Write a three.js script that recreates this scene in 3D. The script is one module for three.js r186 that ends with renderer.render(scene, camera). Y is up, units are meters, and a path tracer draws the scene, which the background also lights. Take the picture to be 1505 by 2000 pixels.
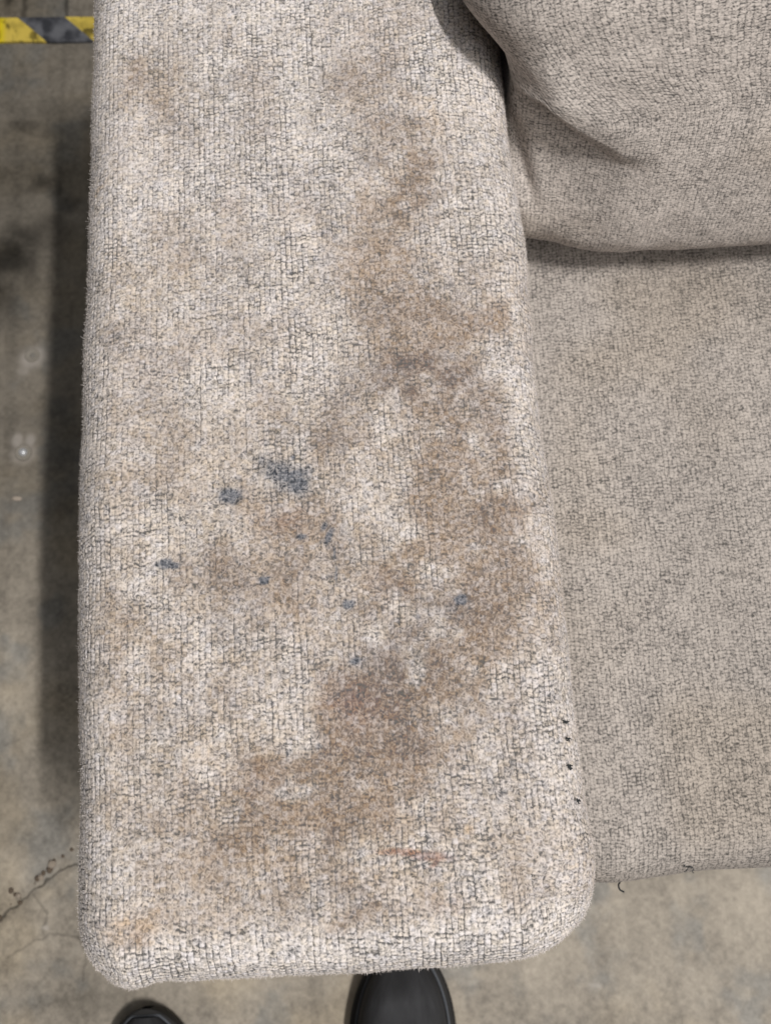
import * as THREE from 'three';
import { mergeGeometries } from 'three/addons/utils/BufferGeometryUtils.js';

// ---------------------------------------------------------------- camera, light, exposure
const scene = new THREE.Scene();
const TILT = 16.6745 * Math.PI / 180, ROLL = 3.5965 * Math.PI / 180;      // from straight down, and about the lens axis
const camera = new THREE.PerspectiveCamera(48.3058, 770 / 1024, 0.05, 60);
camera.position.set(0, 1.2, 0);
{
  const dir = new THREE.Vector3(0, -Math.cos(TILT), -Math.sin(TILT));
  const up = new THREE.Vector3(0, Math.sin(TILT), -Math.cos(TILT));
  const right = new THREE.Vector3().crossVectors(dir, up);
  camera.up.copy(up).multiplyScalar(Math.cos(ROLL)).addScaledVector(right, Math.sin(ROLL));
  camera.lookAt(camera.position.clone().add(dir));
}
camera.focus = 0.61;
camera.userData.fStop = 13;
camera.updateMatrixWorld();

function panel(x, y, z, tx, ty, tz, w, h, intensity, color) {
  const l = new THREE.RectAreaLight(color, intensity, w, h);
  l.position.set(x, y, z);
  l.up.set(1, 0, 0);                                          // the tube runs along the hall, as the armrest does
  l.lookAt(tx, ty, tz);
  scene.add(l);
  return l;
}
// the hall's long tube fitting above and to the front right, one wide panel for the others of its roof, and an added fill
panel(1.82, 6.2, 1.30, -0.05, 0.5, -0.25, 0.9, 0.10, 1120, 0xfffaf5);
panel(2.2, 7.5, 0.4, 2.2, 0, 0.4, 9, 9, 1.02, 0xf6f4f2);
panel(3.4, 5.2, 4.4, 0.1, 0.5, -0.3, 5, 2.5, 3.6, 0xfaf6f2);  // added fill from the front right to brighten the cushion, no fitting of the hall

const renderer = new THREE.WebGLRenderer();
renderer.toneMapping = THREE.LinearToneMapping;
renderer.toneMappingExposure = 1.0;
renderer.shadowMap.enabled = true;
renderer.setSize(770, 1024);

// ---------------------------------------------------------------- noise
function h2(i, j, s) {
  let n = Math.imul(i | 0, 374761393) + Math.imul(j | 0, 668265263) + Math.imul(s | 0, 1274126177) | 0;
  n = Math.imul(n ^ (n >>> 13), 1274126177);
  n = Math.imul(n ^ (n >>> 15), 2246822519 | 0);
  return ((n ^ (n >>> 16)) >>> 0) / 4294967296;
}
function vn(x, y, s) {
  const i = Math.floor(x), j = Math.floor(y), fx = x - i, fy = y - j;
  const ux = fx * fx * (3 - 2 * fx), uy = fy * fy * (3 - 2 * fy);
  const a = h2(i, j, s), b = h2(i + 1, j, s), c = h2(i, j + 1, s), d = h2(i + 1, j + 1, s);
  return a + (b - a) * ux + (c - a) * uy + (a - b - c + d) * ux * uy;
}
function fbm(x, y, n, s) {
  let v = 0, a = 0.5, t = 0;
  for (let k = 0; k < n; k++) { v += a * vn(x, y, s + k); t += a; a *= 0.5; x = x * 2.03 + 17.3; y = y * 2.03 + 5.1; }
  return v / t;
}
const clamp = (x, a, b) => (x < a ? a : x > b ? b : x);
const sst = (a, b, x) => { const t = clamp((x - a) / (b - a), 0, 1); return t * t * (3 - 2 * t); };
const lerp = (a, b, t) => a + (b - a) * t;
let seedState = 12345;
function rnd() { seedState = (seedState + 0x6d2b79f5) | 0; let t = Math.imul(seedState ^ (seedState >>> 15), 1 | seedState); t = (t + Math.imul(t ^ (t >>> 7), 61 | t)) ^ t; return ((t ^ (t >>> 14)) >>> 0) / 4294967296; }

// ---------------------------------------------------------------- chenille weave: relief, and yarn tone with crevice shade painted in, at (u across, v along), metres
const TU = 0.0031, TV = 0.0025;
let wH = 0, wT = 0, wHue = 0;
function weave(u, v, s, mat = 0, open = 1) {
  const wu = u + 0.0014 * (vn(u * 34, v * 14, s) - 0.5) + 0.0006 * (vn(u * 210, v * 200, s + 1) - 0.5) + 0.0007 * (vn(u * 150, v / TV * 0.9, s + 20) - 0.5);
  const wv = v + 0.0022 * (vn(u * 22, v * 22, s + 2) - 0.5) + 0.0016 * (vn(u * 190, v * 210, s + 3) - 0.5);
  const c = wu / TU, ci = Math.floor(c);
  const fu = c - ci - 0.5;
  const r = wv / TV + 0.55 * h2(ci, 7, s) + 0.9 * vn(ci * 3.7, v * 60, s + 4), ri = Math.floor(r);
  const fv = r - ri - 0.5;
  const worn = vn(u * 45, v * 45, s + 5) * 0.6 + vn(u * 14, v * 14, s + 6) * 0.4;        // how open the cloth is here
  const grid = clamp(1.45 - 0.75 * mat - 0.9 * vn(u * 70, v * 55, s + 21), 0.2, 1);       // matted pile hides the grid
  const tuft = h2(ci, ri, s + 7), tuft2 = h2(ci, ri, s + 8);
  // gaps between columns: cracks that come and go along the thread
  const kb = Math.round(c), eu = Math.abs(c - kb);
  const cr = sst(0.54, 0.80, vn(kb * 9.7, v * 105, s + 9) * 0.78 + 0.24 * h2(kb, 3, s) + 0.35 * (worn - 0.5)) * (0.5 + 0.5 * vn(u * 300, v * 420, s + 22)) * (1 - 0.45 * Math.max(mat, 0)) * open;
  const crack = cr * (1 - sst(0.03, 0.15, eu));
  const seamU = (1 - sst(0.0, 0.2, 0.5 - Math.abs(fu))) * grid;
  // gaps between rows: short dashes of ground yarn and painted crevice shade
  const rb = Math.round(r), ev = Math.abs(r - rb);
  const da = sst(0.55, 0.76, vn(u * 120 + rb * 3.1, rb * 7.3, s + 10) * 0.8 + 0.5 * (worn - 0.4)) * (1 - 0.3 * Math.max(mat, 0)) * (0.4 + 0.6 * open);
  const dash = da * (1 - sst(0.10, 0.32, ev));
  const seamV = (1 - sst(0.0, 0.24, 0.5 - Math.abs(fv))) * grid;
  const dome = (1 - 6 * fu * fu * fu * fu) * (1 - 3 * fv * fv);
  // curly pile fibres: short ridges whose run is bent about
  const qx = u + 0.0011 * (vn(u * 520, v * 520, s + 15) - 0.5), qy = v + 0.0011 * (vn(u * 520, v * 520, s + 16) - 0.5);
  const f1 = 1 - Math.abs(2 * vn(qx * 860 + qy * 330, qy * 640 - qx * 270, s + 11) - 1);
  const f2 = 1 - Math.abs(2 * vn(qx * 600 - qy * 760, qy * 560 + qx * 430, s + 12) - 1);
  const fib = 0.55 * f1 + 0.45 * f2;
  wH = 0.30 * dome * grid + 0.22 * (tuft - 0.5) + 0.42 * (fib - 0.5) - 0.75 * crack - 0.28 * seamV * (1 - 0.5 * da) - 0.35 * dash - 0.16 * seamU;
  let t = 0.60 + 0.24 * (tuft - 0.5) * grid + 1.25 * (fib - 0.56) + 0.2 * (dome - 0.7) * grid - 0.52 * crack - 0.25 * seamU - 0.18 * seamV - 0.46 * dash * (0.4 + 0.6 * tuft2);  // gaps, seams and tuft edges darkened: ground yarn plus painted recess shade
  t += 0.24 * (vn(u * 900, v * 900, s + 13) - 0.5) + 0.14 * (vn(u * 60, v * 60, s + 14) - 0.5);
  wHue = tuft2 - 0.5 + 0.8 * (vn(u * 500, v * 500, s + 17) - 0.5);
  if (tuft2 > 0.94) t -= 0.12;
  wT = clamp(t, 0, 1);
}
const LIGHT = [0.785, 0.732, 0.70], DARK = [0.115, 0.113, 0.113];

// ---------------------------------------------------------------- marks on the armrest: kind, x, z, radius x, radius z, strength, turn (metres on the arm's top)
const STAINS = [
  ['tan', -0.0390, -0.1390, 0.1262, 0.1372, 0.75, 0.00],
  ['tan', 0.0173, -0.3293, 0.0598, 0.0899, 0.40, 0.00],
  ['clean', -0.0711, -0.4012, 0.0525, 0.1020, 0.45, 0.00],
  ['brown', 0.0168, -0.3703, 0.0244, 0.0770, 0.40, 0.00],
  ['tan', -0.0598, -0.0203, 0.1090, 0.0538, 0.50, 0.00],
  ['tan', -0.1181, -0.3253, 0.0420, 0.0231, 0.55, 0.00],
  ['tan', -0.1273, -0.2180, 0.0400, 0.0590, 0.30, 0.00],
  ['brown', -0.0006, -0.4450, 0.0220, 0.0219, 0.50, 0.00],
  ['brown', -0.0162, -0.4498, 0.0095, 0.0092, 0.40, 0.00],
  ['brown', 0.0119, -0.4167, 0.0140, 0.0178, 0.50, 0.00],
  ['brown', 0.0254, -0.4085, 0.0155, 0.0142, 0.35, 0.00],
  ['grey', 0.0430, -0.3930, 0.0184, 0.0244, 0.30, 0.00],
  ['brown', 0.0184, -0.3947, 0.0123, 0.0210, 0.35, 0.00],
  ['brown', 0.0075, -0.3675, 0.0183, 0.0154, 0.75, 0.00],
  ['brown', 0.0221, -0.3578, 0.0182, 0.0102, 0.60, 0.00],
  ['brown', 0.0386, -0.3757, 0.0122, 0.0172, 0.35, 0.00],
  ['brown', -0.0395, -0.3771, 0.0080, 0.0083, 0.65, 0.00],
  ['brown', -0.0088, -0.3480, 0.0181, 0.0135, 0.35, 0.00],
  ['brown', 0.0113, -0.3297, 0.0209, 0.0199, 0.40, 0.00],
  ['brown', 0.0185, -0.3026, 0.0207, 0.0178, 0.65, 0.00],
  ['brown', 0.0043, -0.3135, 0.0119, 0.0164, 0.45, 0.00],
  ['brown', 0.0354, -0.2884, 0.0264, 0.0128, 0.65, 0.00],
  ['brown', 0.0656, -0.2961, 0.0206, 0.0145, 0.45, 0.00],
  ['brown', 0.0198, -0.2766, 0.0205, 0.0095, 0.45, 0.00],
  ['brown', 0.0759, -0.2792, 0.0117, 0.0190, 0.50, 0.00],
  ['grey', 0.0218, -0.2631, 0.0276, 0.0100, 1.00, 0.00],
  ['grey', -0.0050, -0.2529, 0.0203, 0.0093, 0.55, 0.00],
  ['grey', 0.0410, -0.2467, 0.0202, 0.0124, 0.45, 0.00],
  ['brown', 0.0453, -0.2278, 0.0257, 0.0182, 0.35, 0.00],
  ['brown', 0.0380, -0.2070, 0.0170, 0.0149, 0.75, 0.00],
  ['brown', 0.0507, -0.1882, 0.0253, 0.0176, 0.80, 0.00],
  ['brown', 0.0284, -0.1926, 0.0113, 0.0176, 0.50, 0.00],
  ['brown', 0.0663, -0.2051, 0.0113, 0.0208, 0.40, 0.00],
  ['brown', 0.0568, -0.1614, 0.0250, 0.0200, 0.60, 0.00],
  ['brown', 0.0685, -0.1378, 0.0137, 0.0195, 0.60, 0.00],
  ['brown', 0.0372, -0.1257, 0.0164, 0.0138, 0.70, 0.00],
  ['brown', 0.0603, -0.1076, 0.0189, 0.0136, 0.70, 0.00],
  ['brown', 0.0280, -0.1489, 0.0248, 0.0141, 0.40, 0.00],
  ['brown', 0.0784, -0.1687, 0.0056, 0.0201, 0.50, 0.00],
  ['brown', 0.0019, -0.1308, 0.0164, 0.0139, 0.55, 0.00],
  ['red', -0.0047, -0.1368, 0.0082, 0.0084, 0.30, 0.00],
  ['grey', 0.0226, -0.1127, 0.0190, 0.0109, 0.40, 0.00],
  ['brown', 0.0429, -0.0950, 0.0242, 0.0108, 0.50, 0.00],
  ['grey', -0.0002, -0.0977, 0.0216, 0.0108, 0.65, 0.00],
  ['brown', 0.0152, -0.0859, 0.0268, 0.0133, 0.65, 0.00],
  ['grey', -0.0304, -0.0888, 0.0134, 0.0080, 0.30, 0.00],
  ['red', -0.0230, -0.0763, 0.0120, 0.0119, 0.70, 0.00],
  ['brown', -0.0206, -0.0708, 0.0160, 0.0105, 0.50, 0.00],
  ['brown', 0.0061, -0.0705, 0.0319, 0.0131, 0.60, 0.00],
  ['brown', -0.0108, -0.0557, 0.0238, 0.0129, 0.65, 0.00],
  ['brown', 0.0125, -0.0465, 0.0210, 0.0103, 0.50, 0.00],
  ['brown', -0.0272, -0.0463, 0.0237, 0.0103, 0.60, 0.00],
  ['brown', -0.0485, -0.0425, 0.0184, 0.0102, 0.55, 0.00],
  ['brown', -0.0695, -0.0438, 0.0132, 0.0102, 0.70, 0.00],
  ['red', -0.0723, -0.0401, 0.0079, 0.0064, 0.40, 0.00],
  ['brown', -0.0094, -0.0350, 0.0314, 0.0102, 0.50, 0.00],
  ['brown', -0.0595, -0.0304, 0.0209, 0.0101, 0.40, 0.00],
  ['brown', -0.0807, -0.0190, 0.0130, 0.0100, 0.45, 0.00],
  ['brown', -0.0835, -0.0104, 0.0104, 0.0074, 0.50, 0.00],
  ['brown', -0.0389, -0.0215, 0.0260, 0.0100, 0.45, 0.00],
  ['brown', 0.0027, -0.0190, 0.0208, 0.0075, 0.40, 0.00],
  ['brown', -0.0397, -0.0040, 0.0181, 0.0074, 0.35, 0.00],
  ['brown', -0.0309, 0.0270, 0.0102, 0.0084, 0.60, 0.00],
  ['brown', -0.0375, 0.0314, 0.0063, 0.0048, 0.50, 0.00],
  ['brown', -0.0250, 0.0116, 0.0153, 0.0073, 0.45, 0.00],
  ['brown', 0.0129, 0.0200, 0.0089, 0.0060, 0.60, 0.00],
  ['red', 0.0203, 0.0240, 0.0063, 0.0036, 0.40, 0.00],
  ['grey', -0.0610, 0.0143, 0.0102, 0.0061, 0.30, 0.00],
  ['brown', -0.1038, -0.1489, 0.0305, 0.0113, 0.25, 0.00],
  ['brown', -0.0828, -0.1561, 0.0167, 0.0114, 0.15, 0.00],
  ['brown', -0.1275, -0.0949, 0.0243, 0.0134, 0.40, 0.00],
  ['grey', -0.1033, -0.0880, 0.0135, 0.0080, 0.40, 0.00],
  ['brown', -0.1412, -0.1259, 0.0110, 0.0138, 0.30, 0.00],
  ['brown', -0.1138, -0.1159, 0.0164, 0.0137, 0.35, 0.00],
  ['brown', -0.0560, -0.1289, 0.0219, 0.0166, 0.35, 0.00],
  ['red', -0.0542, -0.1789, 0.0112, 0.0073, 0.45, 0.00],
  ['brown', -0.0518, -0.1685, 0.0168, 0.0115, 0.35, 0.00],
  ['brown', -0.0187, -0.1577, 0.0139, 0.0142, 0.30, 0.00],
  ['grey', -0.0407, -0.2336, 0.0259, 0.0092, 0.35, 0.00],
  ['brown', -0.0753, -0.2359, 0.0173, 0.0153, 0.25, 0.00],
  ['grey', -0.0298, -0.2206, 0.0171, 0.0076, 0.25, 0.00],
  ['brown', -0.1380, -0.4700, 0.0080, 0.0205, 0.50, 0.00],
  ['brown', -0.1268, -0.4469, 0.0189, 0.0147, 0.25, 0.00],
  ['tan', -0.1205, -0.4557, 0.0190, 0.0257, 0.80, 0.00],
  ['brown', -0.1003, -0.4248, 0.0056, 0.0101, 0.50, 0.00],
  ['grey', -0.0564, -0.4772, 0.0191, 0.0150, 0.25, 0.00],
  ['grey', -0.1075, -0.4848, 0.0192, 0.0114, 0.25, 0.00],
  ['grey', -0.0751, -0.3664, 0.0213, 0.0306, 0.25, 0.00],
  ['brown', -0.0850, -0.4907, 0.0128, 0.0076, 0.30, 0.00],
  ['brown', -0.1487, -0.4068, 0.0124, 0.0212, 0.25, 0.00],
  ['brown', -0.1423, -0.3643, 0.0183, 0.0205, 0.20, 0.00],
  ['grey', -0.0651, -0.3418, 0.0075, 0.0051, 0.60, 0.00],
  ['grey', -0.0761, -0.3224, 0.0179, 0.0132, 0.30, 0.00],
  ['tan', -0.1376, -0.3168, 0.0120, 0.0049, 1.00, 0.00],
  ['grey', -0.1360, -0.2970, 0.0148, 0.0097, 0.35, 0.00],
  ['brown', -0.1059, -0.3379, 0.0181, 0.0101, 0.40, 0.00],
  ['red', -0.0810, -0.3755, 0.0043, 0.0042, 0.40, 0.00],
  ['orange', 0.0455, -0.4277, 0.0069, 0.0087, 0.70, 0.00],
  ['orange', -0.1610, -0.3963, 0.0025, 0.0028, 0.90, 0.00],
  ['orange', 0.0289, -0.3677, 0.0076, 0.0069, 0.50, 0.00],
  ['orange', -0.1417, 0.0301, 0.0081, 0.0067, 0.90, 0.00],
  ['brown', -0.1366, 0.0351, 0.0076, 0.0033, 0.50, 0.00],
  ['orange', -0.1277, 0.0273, 0.0076, 0.0036, 0.60, 0.00],
  ['orange', 0.0077, -0.2710, 0.0058, 0.0048, 0.40, 0.00],
  ['orange', 0.0332, -0.0096, 0.0026, 0.0020, 0.70, 0.00],
  ['orange', -0.0069, -0.3276, 0.0090, 0.0067, 0.30, 0.00],
  ['clean', -0.0279, -0.3981, 0.0339, 0.0688, 0.60, 0.00],
  ['clean', -0.0507, -0.2782, 0.0498, 0.0284, 0.60, 0.00],
  ['clean', 0.0482, -0.3406, 0.0180, 0.0167, 0.50, 0.00],
  ['clean', 0.0462, -0.3139, 0.0238, 0.0131, 0.50, 0.00],
  ['clean', -0.0083, -0.1951, 0.0254, 0.0177, 0.60, 0.00],
  ['clean', -0.0494, -0.0873, 0.0215, 0.0186, 0.50, 0.00],
  ['clean', 0.0457, -0.0341, 0.0235, 0.0227, 0.90, 0.00],
  ['clean', 0.0741, -0.0822, 0.0102, 0.0393, 0.90, 0.00],
  ['clean', 0.0816, -0.2162, 0.0074, 0.0328, 0.80, 0.00],
  ['clean', 0.0583, -0.2117, 0.0057, 0.0179, 0.50, 0.00],
  ['clean', 0.0035, -0.1140, 0.0163, 0.0110, 0.40, 0.00],
  ['clean', -0.0893, -0.2586, 0.0262, 0.0187, 0.50, 0.00],
  ['clean', -0.0633, -0.0722, 0.0240, 0.0079, 0.40, 0.00],
  ['clean', -0.0333, -0.1443, 0.0110, 0.0169, 0.40, 0.00],
  ['orange', -0.0011, -0.0007, 0.0108, 0.0017, 0.70, 0.07],
  ['red', 0.0091, 0.0019, 0.0103, 0.0020, 1.15, 0.16],
  ['red', -0.0037, -0.0009, 0.0098, 0.0015, 0.90, 0.06],
  ['red', 0.0129, 0.0060, 0.0031, 0.0012, 1.05, -0.50],
  ['brown', 0.0399, -0.1596, 0.0388, 0.0722, 0.40, 0.00],
  ['brown', -0.0025, -0.0605, 0.0503, 0.0385, 0.40, 0.00],
  ['brown', 0.0204, -0.2862, 0.0352, 0.0565, 0.30, 0.00],
  ['grey', 0.0006, -0.0682, 0.0399, 0.0311, 0.25, 0.00],
  ['brown', -0.0596, -0.0253, 0.0469, 0.0274, 0.30, 0.00],
  ['ink', -0.0575, -0.2058, 0.0085, 0.0051, 0.80, 0.00],
  ['ink', -0.0501, -0.1984, 0.0074, 0.0048, 0.72, 0.00],
  ['ink', -0.0433, -0.2048, 0.0057, 0.0021, 0.55, -0.20],
  ['ink', -0.0644, -0.2123, 0.0063, 0.0024, 0.55, 0.30],
  ['ink', -0.0443, -0.1950, 0.0051, 0.0059, 0.60, 0.00],
  ['ink', -0.0834, -0.1935, 0.0054, 0.0041, 1.15, 0.00],
  ['ink', -0.1179, -0.1569, 0.0042, 0.0026, 1.20, 0.00],
  ['ink', -0.1121, -0.1557, 0.0028, 0.0017, 0.90, 0.00],
  ['ink', -0.0670, -0.1448, 0.0028, 0.0020, 1.20, 0.00],
  ['ink', -0.0642, -0.1463, 0.0011, 0.0009, 0.80, 0.00],
  ['ink', -0.0454, -0.1675, 0.0022, 0.0017, 0.90, 0.00],
  ['ink', -0.0334, -0.1731, 0.0014, 0.0029, 0.80, 0.30],
  ['ink', -0.0311, -0.1666, 0.0017, 0.0046, 0.95, 0.35],
  ['ink', -0.0282, -0.1569, 0.0008, 0.0034, 0.80, 0.00],
  ['ink', -0.0280, -0.1454, 0.0008, 0.0045, 0.80, 0.05],
  ['ink', -0.0228, -0.1279, 0.0027, 0.0025, 1.25, 0.00],
  ['ink', 0.0385, -0.1276, 0.0027, 0.0025, 1.30, 0.00],
  ['ink', 0.0337, -0.1231, 0.0044, 0.0025, 0.40, 0.00],
  ['ink', -0.0205, -0.0985, 0.0032, 0.0019, 1.00, 0.00],
  ['ink', -0.0490, -0.2131, 0.0014, 0.0012, 1.00, 0.00],
  ['ink', -0.0114, -0.1805, 0.0025, 0.0020, 0.60, 0.00],
  ['ink', -0.0421, -0.0558, 0.0019, 0.0013, 0.70, 0.00],
  ['ink', 0.0281, -0.1509, 0.0017, 0.0011, 0.50, 0.00],
  ['ink', -0.0759, -0.0238, 0.0010, 0.0008, 0.50, 0.00],
  ['ink', 0.0142, -0.1185, 0.0014, 0.0014, 0.60, 0.00],
  ['ink', -0.0832, -0.0242, 0.0008, 0.0015, 0.40, 0.00],
];
const TINT = { brown: [0.61, 0.533, 0.465], grey: [0.55, 0.515, 0.51], red: [0.68, 0.52, 0.48], tan: [0.82, 0.765, 0.695], orange: [0.96, 0.82, 0.65] };
const SX0 = -0.20, SX1 = 0.125, SZ0 = -0.66, SZ1 = 0.10, SNX = 560, SNZ = 1300;
const stainMap = new Float32Array(SNX * SNZ * 4);           // rgb multiplier + ink
function bakeStains() {
  const acc = { brown: 0, grey: 0, red: 0, tan: 0, orange: 0, clean: 0, ink: 0 };
  for (let j = 0; j < SNZ; j++) {
    const z = lerp(SZ0, SZ1, j / (SNZ - 1));
    for (let i = 0; i < SNX; i++) {
      const x = lerp(SX0, SX1, i / (SNX - 1));
      for (const k in acc) acc[k] = 0;
      const nx = x + 0.013 * (fbm(x * 55, z * 55, 3, 300) - 0.5) + 0.009 * (fbm(x * 170, z * 170, 3, 301) - 0.5), nz = z + 0.013 * (fbm(x * 55, z * 55, 3, 310) - 0.5) + 0.009 * (fbm(x * 170, z * 170, 3, 311) - 0.5);
      const blot = clamp(0.85 + 2.4 * (fbm(x * 90, z * 90, 4, 320) - 0.5), 0.2, 1.5);
      const fine = fbm(x * 300, z * 300, 3, 330);
      for (const s of STAINS) {
        const small = s[0] === 'ink' || s[3] < 0.004;
        const m = s[0] === 'ink' || s[3] < 0.012 && s[4] < 0.0025;
        let dx = (m ? lerp(x, nx, 0.2) : nx) - s[1], dz = (m ? lerp(z, nz, 0.2) : nz) - s[2];
        if (Math.abs(dx) > 2.4 * s[3] + 0.012 || Math.abs(dz) > 2.4 * s[4] + 0.012) { if (s[6] === 0) continue; }
        if (s[6] !== 0) { const c = Math.cos(s[6]), n = Math.sin(s[6]); const q = dx * c + dz * n; dz = dz * c - dx * n; dx = q; }
        let q = (dx / s[3]) ** 2 + (dz / s[4]) ** 2;
        if (m) q *= 0.6 + 0.55 * fine;
        if (q > 5.5) continue;
        acc[s[0]] += s[5] * (m ? Math.exp(-q * q * 0.7) : 0.92 * Math.exp(-0.72 * q) * blot);
      }
      const edge = sst(-0.171, -0.148, x) * (1 - sst(0.022, 0.042, z));        // the soil of use stops at the rolled edges
      const use = edge * Math.exp(-(((x + 0.03) / 0.13) ** 4)) * sst(-0.62, -0.40, z);
      acc.brown += use * 0.62 * sst(0.40, 0.70, fbm(x * 34, z * 28, 4, 360)); acc.grey += use * 0.45 * sst(0.5, 0.72, fbm(x * 46 + 7, z * 40, 4, 370));
      const cl = clamp(acc.clean, 0, 1);
      const o = (j * SNX + i) * 4;
      let R = 1, G = 1, B = 1;
      for (const k of ['tan', 'brown', 'grey', 'red', 'orange']) {
        let a = clamp(acc[k], 0, 1.15);
        if (k === 'tan') a = clamp(a * 1.35 * (0.45 + 1.1 * fbm(x * 28, z * 28, 4, 340)), 0, 1) * edge;
        if (k !== 'orange') a *= 1 - 0.75 * cl;
        a = Math.min(a, 1);
        R *= lerp(1, TINT[k][0], a); G *= lerp(1, TINT[k][1], a); B *= lerp(1, TINT[k][2], a);
      }
      const m = 0.9 + 0.2 * fbm(x * 40, z * 40, 4, 350);
      stainMap[o] = R * m; stainMap[o + 1] = G * m; stainMap[o + 2] = B * m; stainMap[o + 3] = clamp(acc.ink, 0, 1);
    }
  }
}
bakeStains();
const sOut = [1, 1, 1, 0];
function stainAt(x, z) {
  const fx = clamp((x - SX0) / (SX1 - SX0), 0, 1) * (SNX - 1.001), fz = clamp((z - SZ0) / (SZ1 - SZ0), 0, 1) * (SNZ - 1.001);
  const i = fx | 0, j = fz | 0, a = fx - i, b = fz - j, o = (j * SNX + i) * 4;
  for (let k = 0; k < 4; k++) sOut[k] = lerp(lerp(stainMap[o + k], stainMap[o + 4 + k], a), lerp(stainMap[o + SNX * 4 + k], stainMap[o + SNX * 4 + 4 + k], a), b);
}
const matOf = () => clamp((1 - (sOut[0] + sOut[1] + sOut[2]) / 3) * 1.5 + sOut[3], 0, 1);
const toS = (l) => { l = clamp(l, 0, 1); return 255 * (l <= 0.0031308 ? 12.92 * l : 1.055 * Math.pow(l, 1 / 2.4) - 0.055); };
function dataTex(w, h, fn) {
  const d = new Uint8Array(w * h * 4), c = [0, 0, 0];
  for (let j = 0; j < h; j++) for (let i = 0; i < w; i++) {
    fn((i + 0.5) / w, (j + 0.5) / h, c);
    const o = (j * w + i) * 4;
    d[o] = toS(c[0]); d[o + 1] = toS(c[1]); d[o + 2] = toS(c[2]); d[o + 3] = 255;
  }
  const t = new THREE.DataTexture(d, w, h);
  t.colorSpace = THREE.SRGBColorSpace;
  t.magFilter = THREE.LinearFilter; t.minFilter = THREE.LinearMipmapLinearFilter; t.generateMipmaps = true;
  t.wrapS = t.wrapT = THREE.MirroredRepeatWrapping;
  t.needsUpdate = true;
  return t;
}
function fabricMat(map) {
  return new THREE.MeshPhysicalMaterial({ map, roughness: 0.92, sheen: 0.25, sheenRoughness: 0.6, sheenColor: new THREE.Color(0.9, 0.86, 0.88), specularIntensity: 0.25, side: THREE.DoubleSide });
}

// ---------------------------------------------------------------- helpers for things
const taken = {};
function numbered(n) { taken[n] = (taken[n] || 0) + 1; return taken[n] === 1 ? n : n + '_' + String(taken[n] - 1).padStart(3, '0'); }
function thing(name, label, category, pos = [0, 0, 0], extra = {}) {
  const g = new THREE.Group(); g.name = numbered(name); g.position.set(...pos);
  g.userData = { label, category, ...extra };
  scene.add(g); return g;
}
function part(name, geo, mat, parent, label) {
  const m = new THREE.Mesh(geo, mat); m.name = name; m.castShadow = m.receiveShadow = true;
  if (label) m.userData.label = label;
  parent.add(m); return m;
}
function single(name, geo, mat, label, category, extra = {}) {
  const m = new THREE.Mesh(geo, mat); m.name = numbered(name); m.castShadow = m.receiveShadow = true;
  m.userData = { ...(label ? { label } : {}), ...(category ? { category } : {}), ...extra };
  scene.add(m); return m;
}
// a grid of nu x nv points, fn(i, j, p, uv) fills position and uv
function gridGeo(nu, nv, fn, flip = false) {
  const pos = new Float32Array(nu * nv * 3), uv = new Float32Array(nu * nv * 2), p = [0, 0, 0], q = [0, 0];
  for (let j = 0; j < nv; j++) for (let i = 0; i < nu; i++) {
    fn(i, j, p, q); const k = j * nu + i;
    pos[k * 3] = p[0]; pos[k * 3 + 1] = p[1]; pos[k * 3 + 2] = p[2]; uv[k * 2] = q[0]; uv[k * 2 + 1] = q[1];
  }
  const idx = new Uint32Array((nu - 1) * (nv - 1) * 6); let o = 0;
  for (let j = 0; j < nv - 1; j++) for (let i = 0; i < nu - 1; i++) {
    const a = j * nu + i, b = a + 1, c = a + nu, d = c + 1;
    if (flip) { idx[o++] = a; idx[o++] = b; idx[o++] = c; idx[o++] = b; idx[o++] = d; idx[o++] = c; }
    else { idx[o++] = a; idx[o++] = c; idx[o++] = b; idx[o++] = b; idx[o++] = c; idx[o++] = d; }
  }
  const g = new THREE.BufferGeometry();
  g.setAttribute('position', new THREE.BufferAttribute(pos, 3));
  g.setAttribute('uv', new THREE.BufferAttribute(uv, 2));
  g.setIndex(new THREE.BufferAttribute(idx, 1));
  g.computeVertexNormals();
  return g;
}
// sample positions along an edge: fine in [a, b] with step f, coarse outside
function steps(lo, a, b, hi, f, c) {
  const out = [];
  const put = (x0, x1, s) => { const n = Math.max(1, Math.round((x1 - x0) / s)); for (let k = 0; k < n; k++) out.push(x0 + (x1 - x0) * k / n); };
  if (a > lo) put(lo, a, c);
  put(a, b, f);
  if (hi > b) put(b, hi, c);
  out.push(hi);
  return out;
}

// ---------------------------------------------------------------- floor
const FX0 = -1.0, FZ0 = -1.5, FW = 2.0;
// dark marks on the concrete: x, z, rx, rz, strength
const DARK_MARKS = [
  [-0.43, -0.70, 0.05, 0.035, 0.9], [-0.405, -0.735, 0.05, 0.025, 0.75], [-0.44, -0.65, 0.03, 0.04, 0.7], [-0.41, -0.80, 0.07, 0.05, 0.4], [-0.42, -0.74, 0.07, 0.08, 0.4], [-0.44, -0.67, 0.02, 0.03, 0.9], [-0.39, -0.80, 0.02, 0.025, 0.75], [-0.372, -0.785, 0.014, 0.016, 0.7],
  [-0.355, -0.765, 0.016, 0.014, 0.6], [-0.45, -0.815, 0.02, 0.012, 0.6], [-0.35, -0.87, 0.04, 0.02, 0.45], [-0.41, -0.875, 0.03, 0.012, 0.5], [-0.44, -1.075, 0.01, 0.012, 0.8],
  [-0.37, -0.90, 0.05, 0.02, 0.25], [-0.42, -0.07, 0.05, 0.04, 0.3], [-0.30, 0.12, 0.05, 0.03, 0.25],
];
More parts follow.
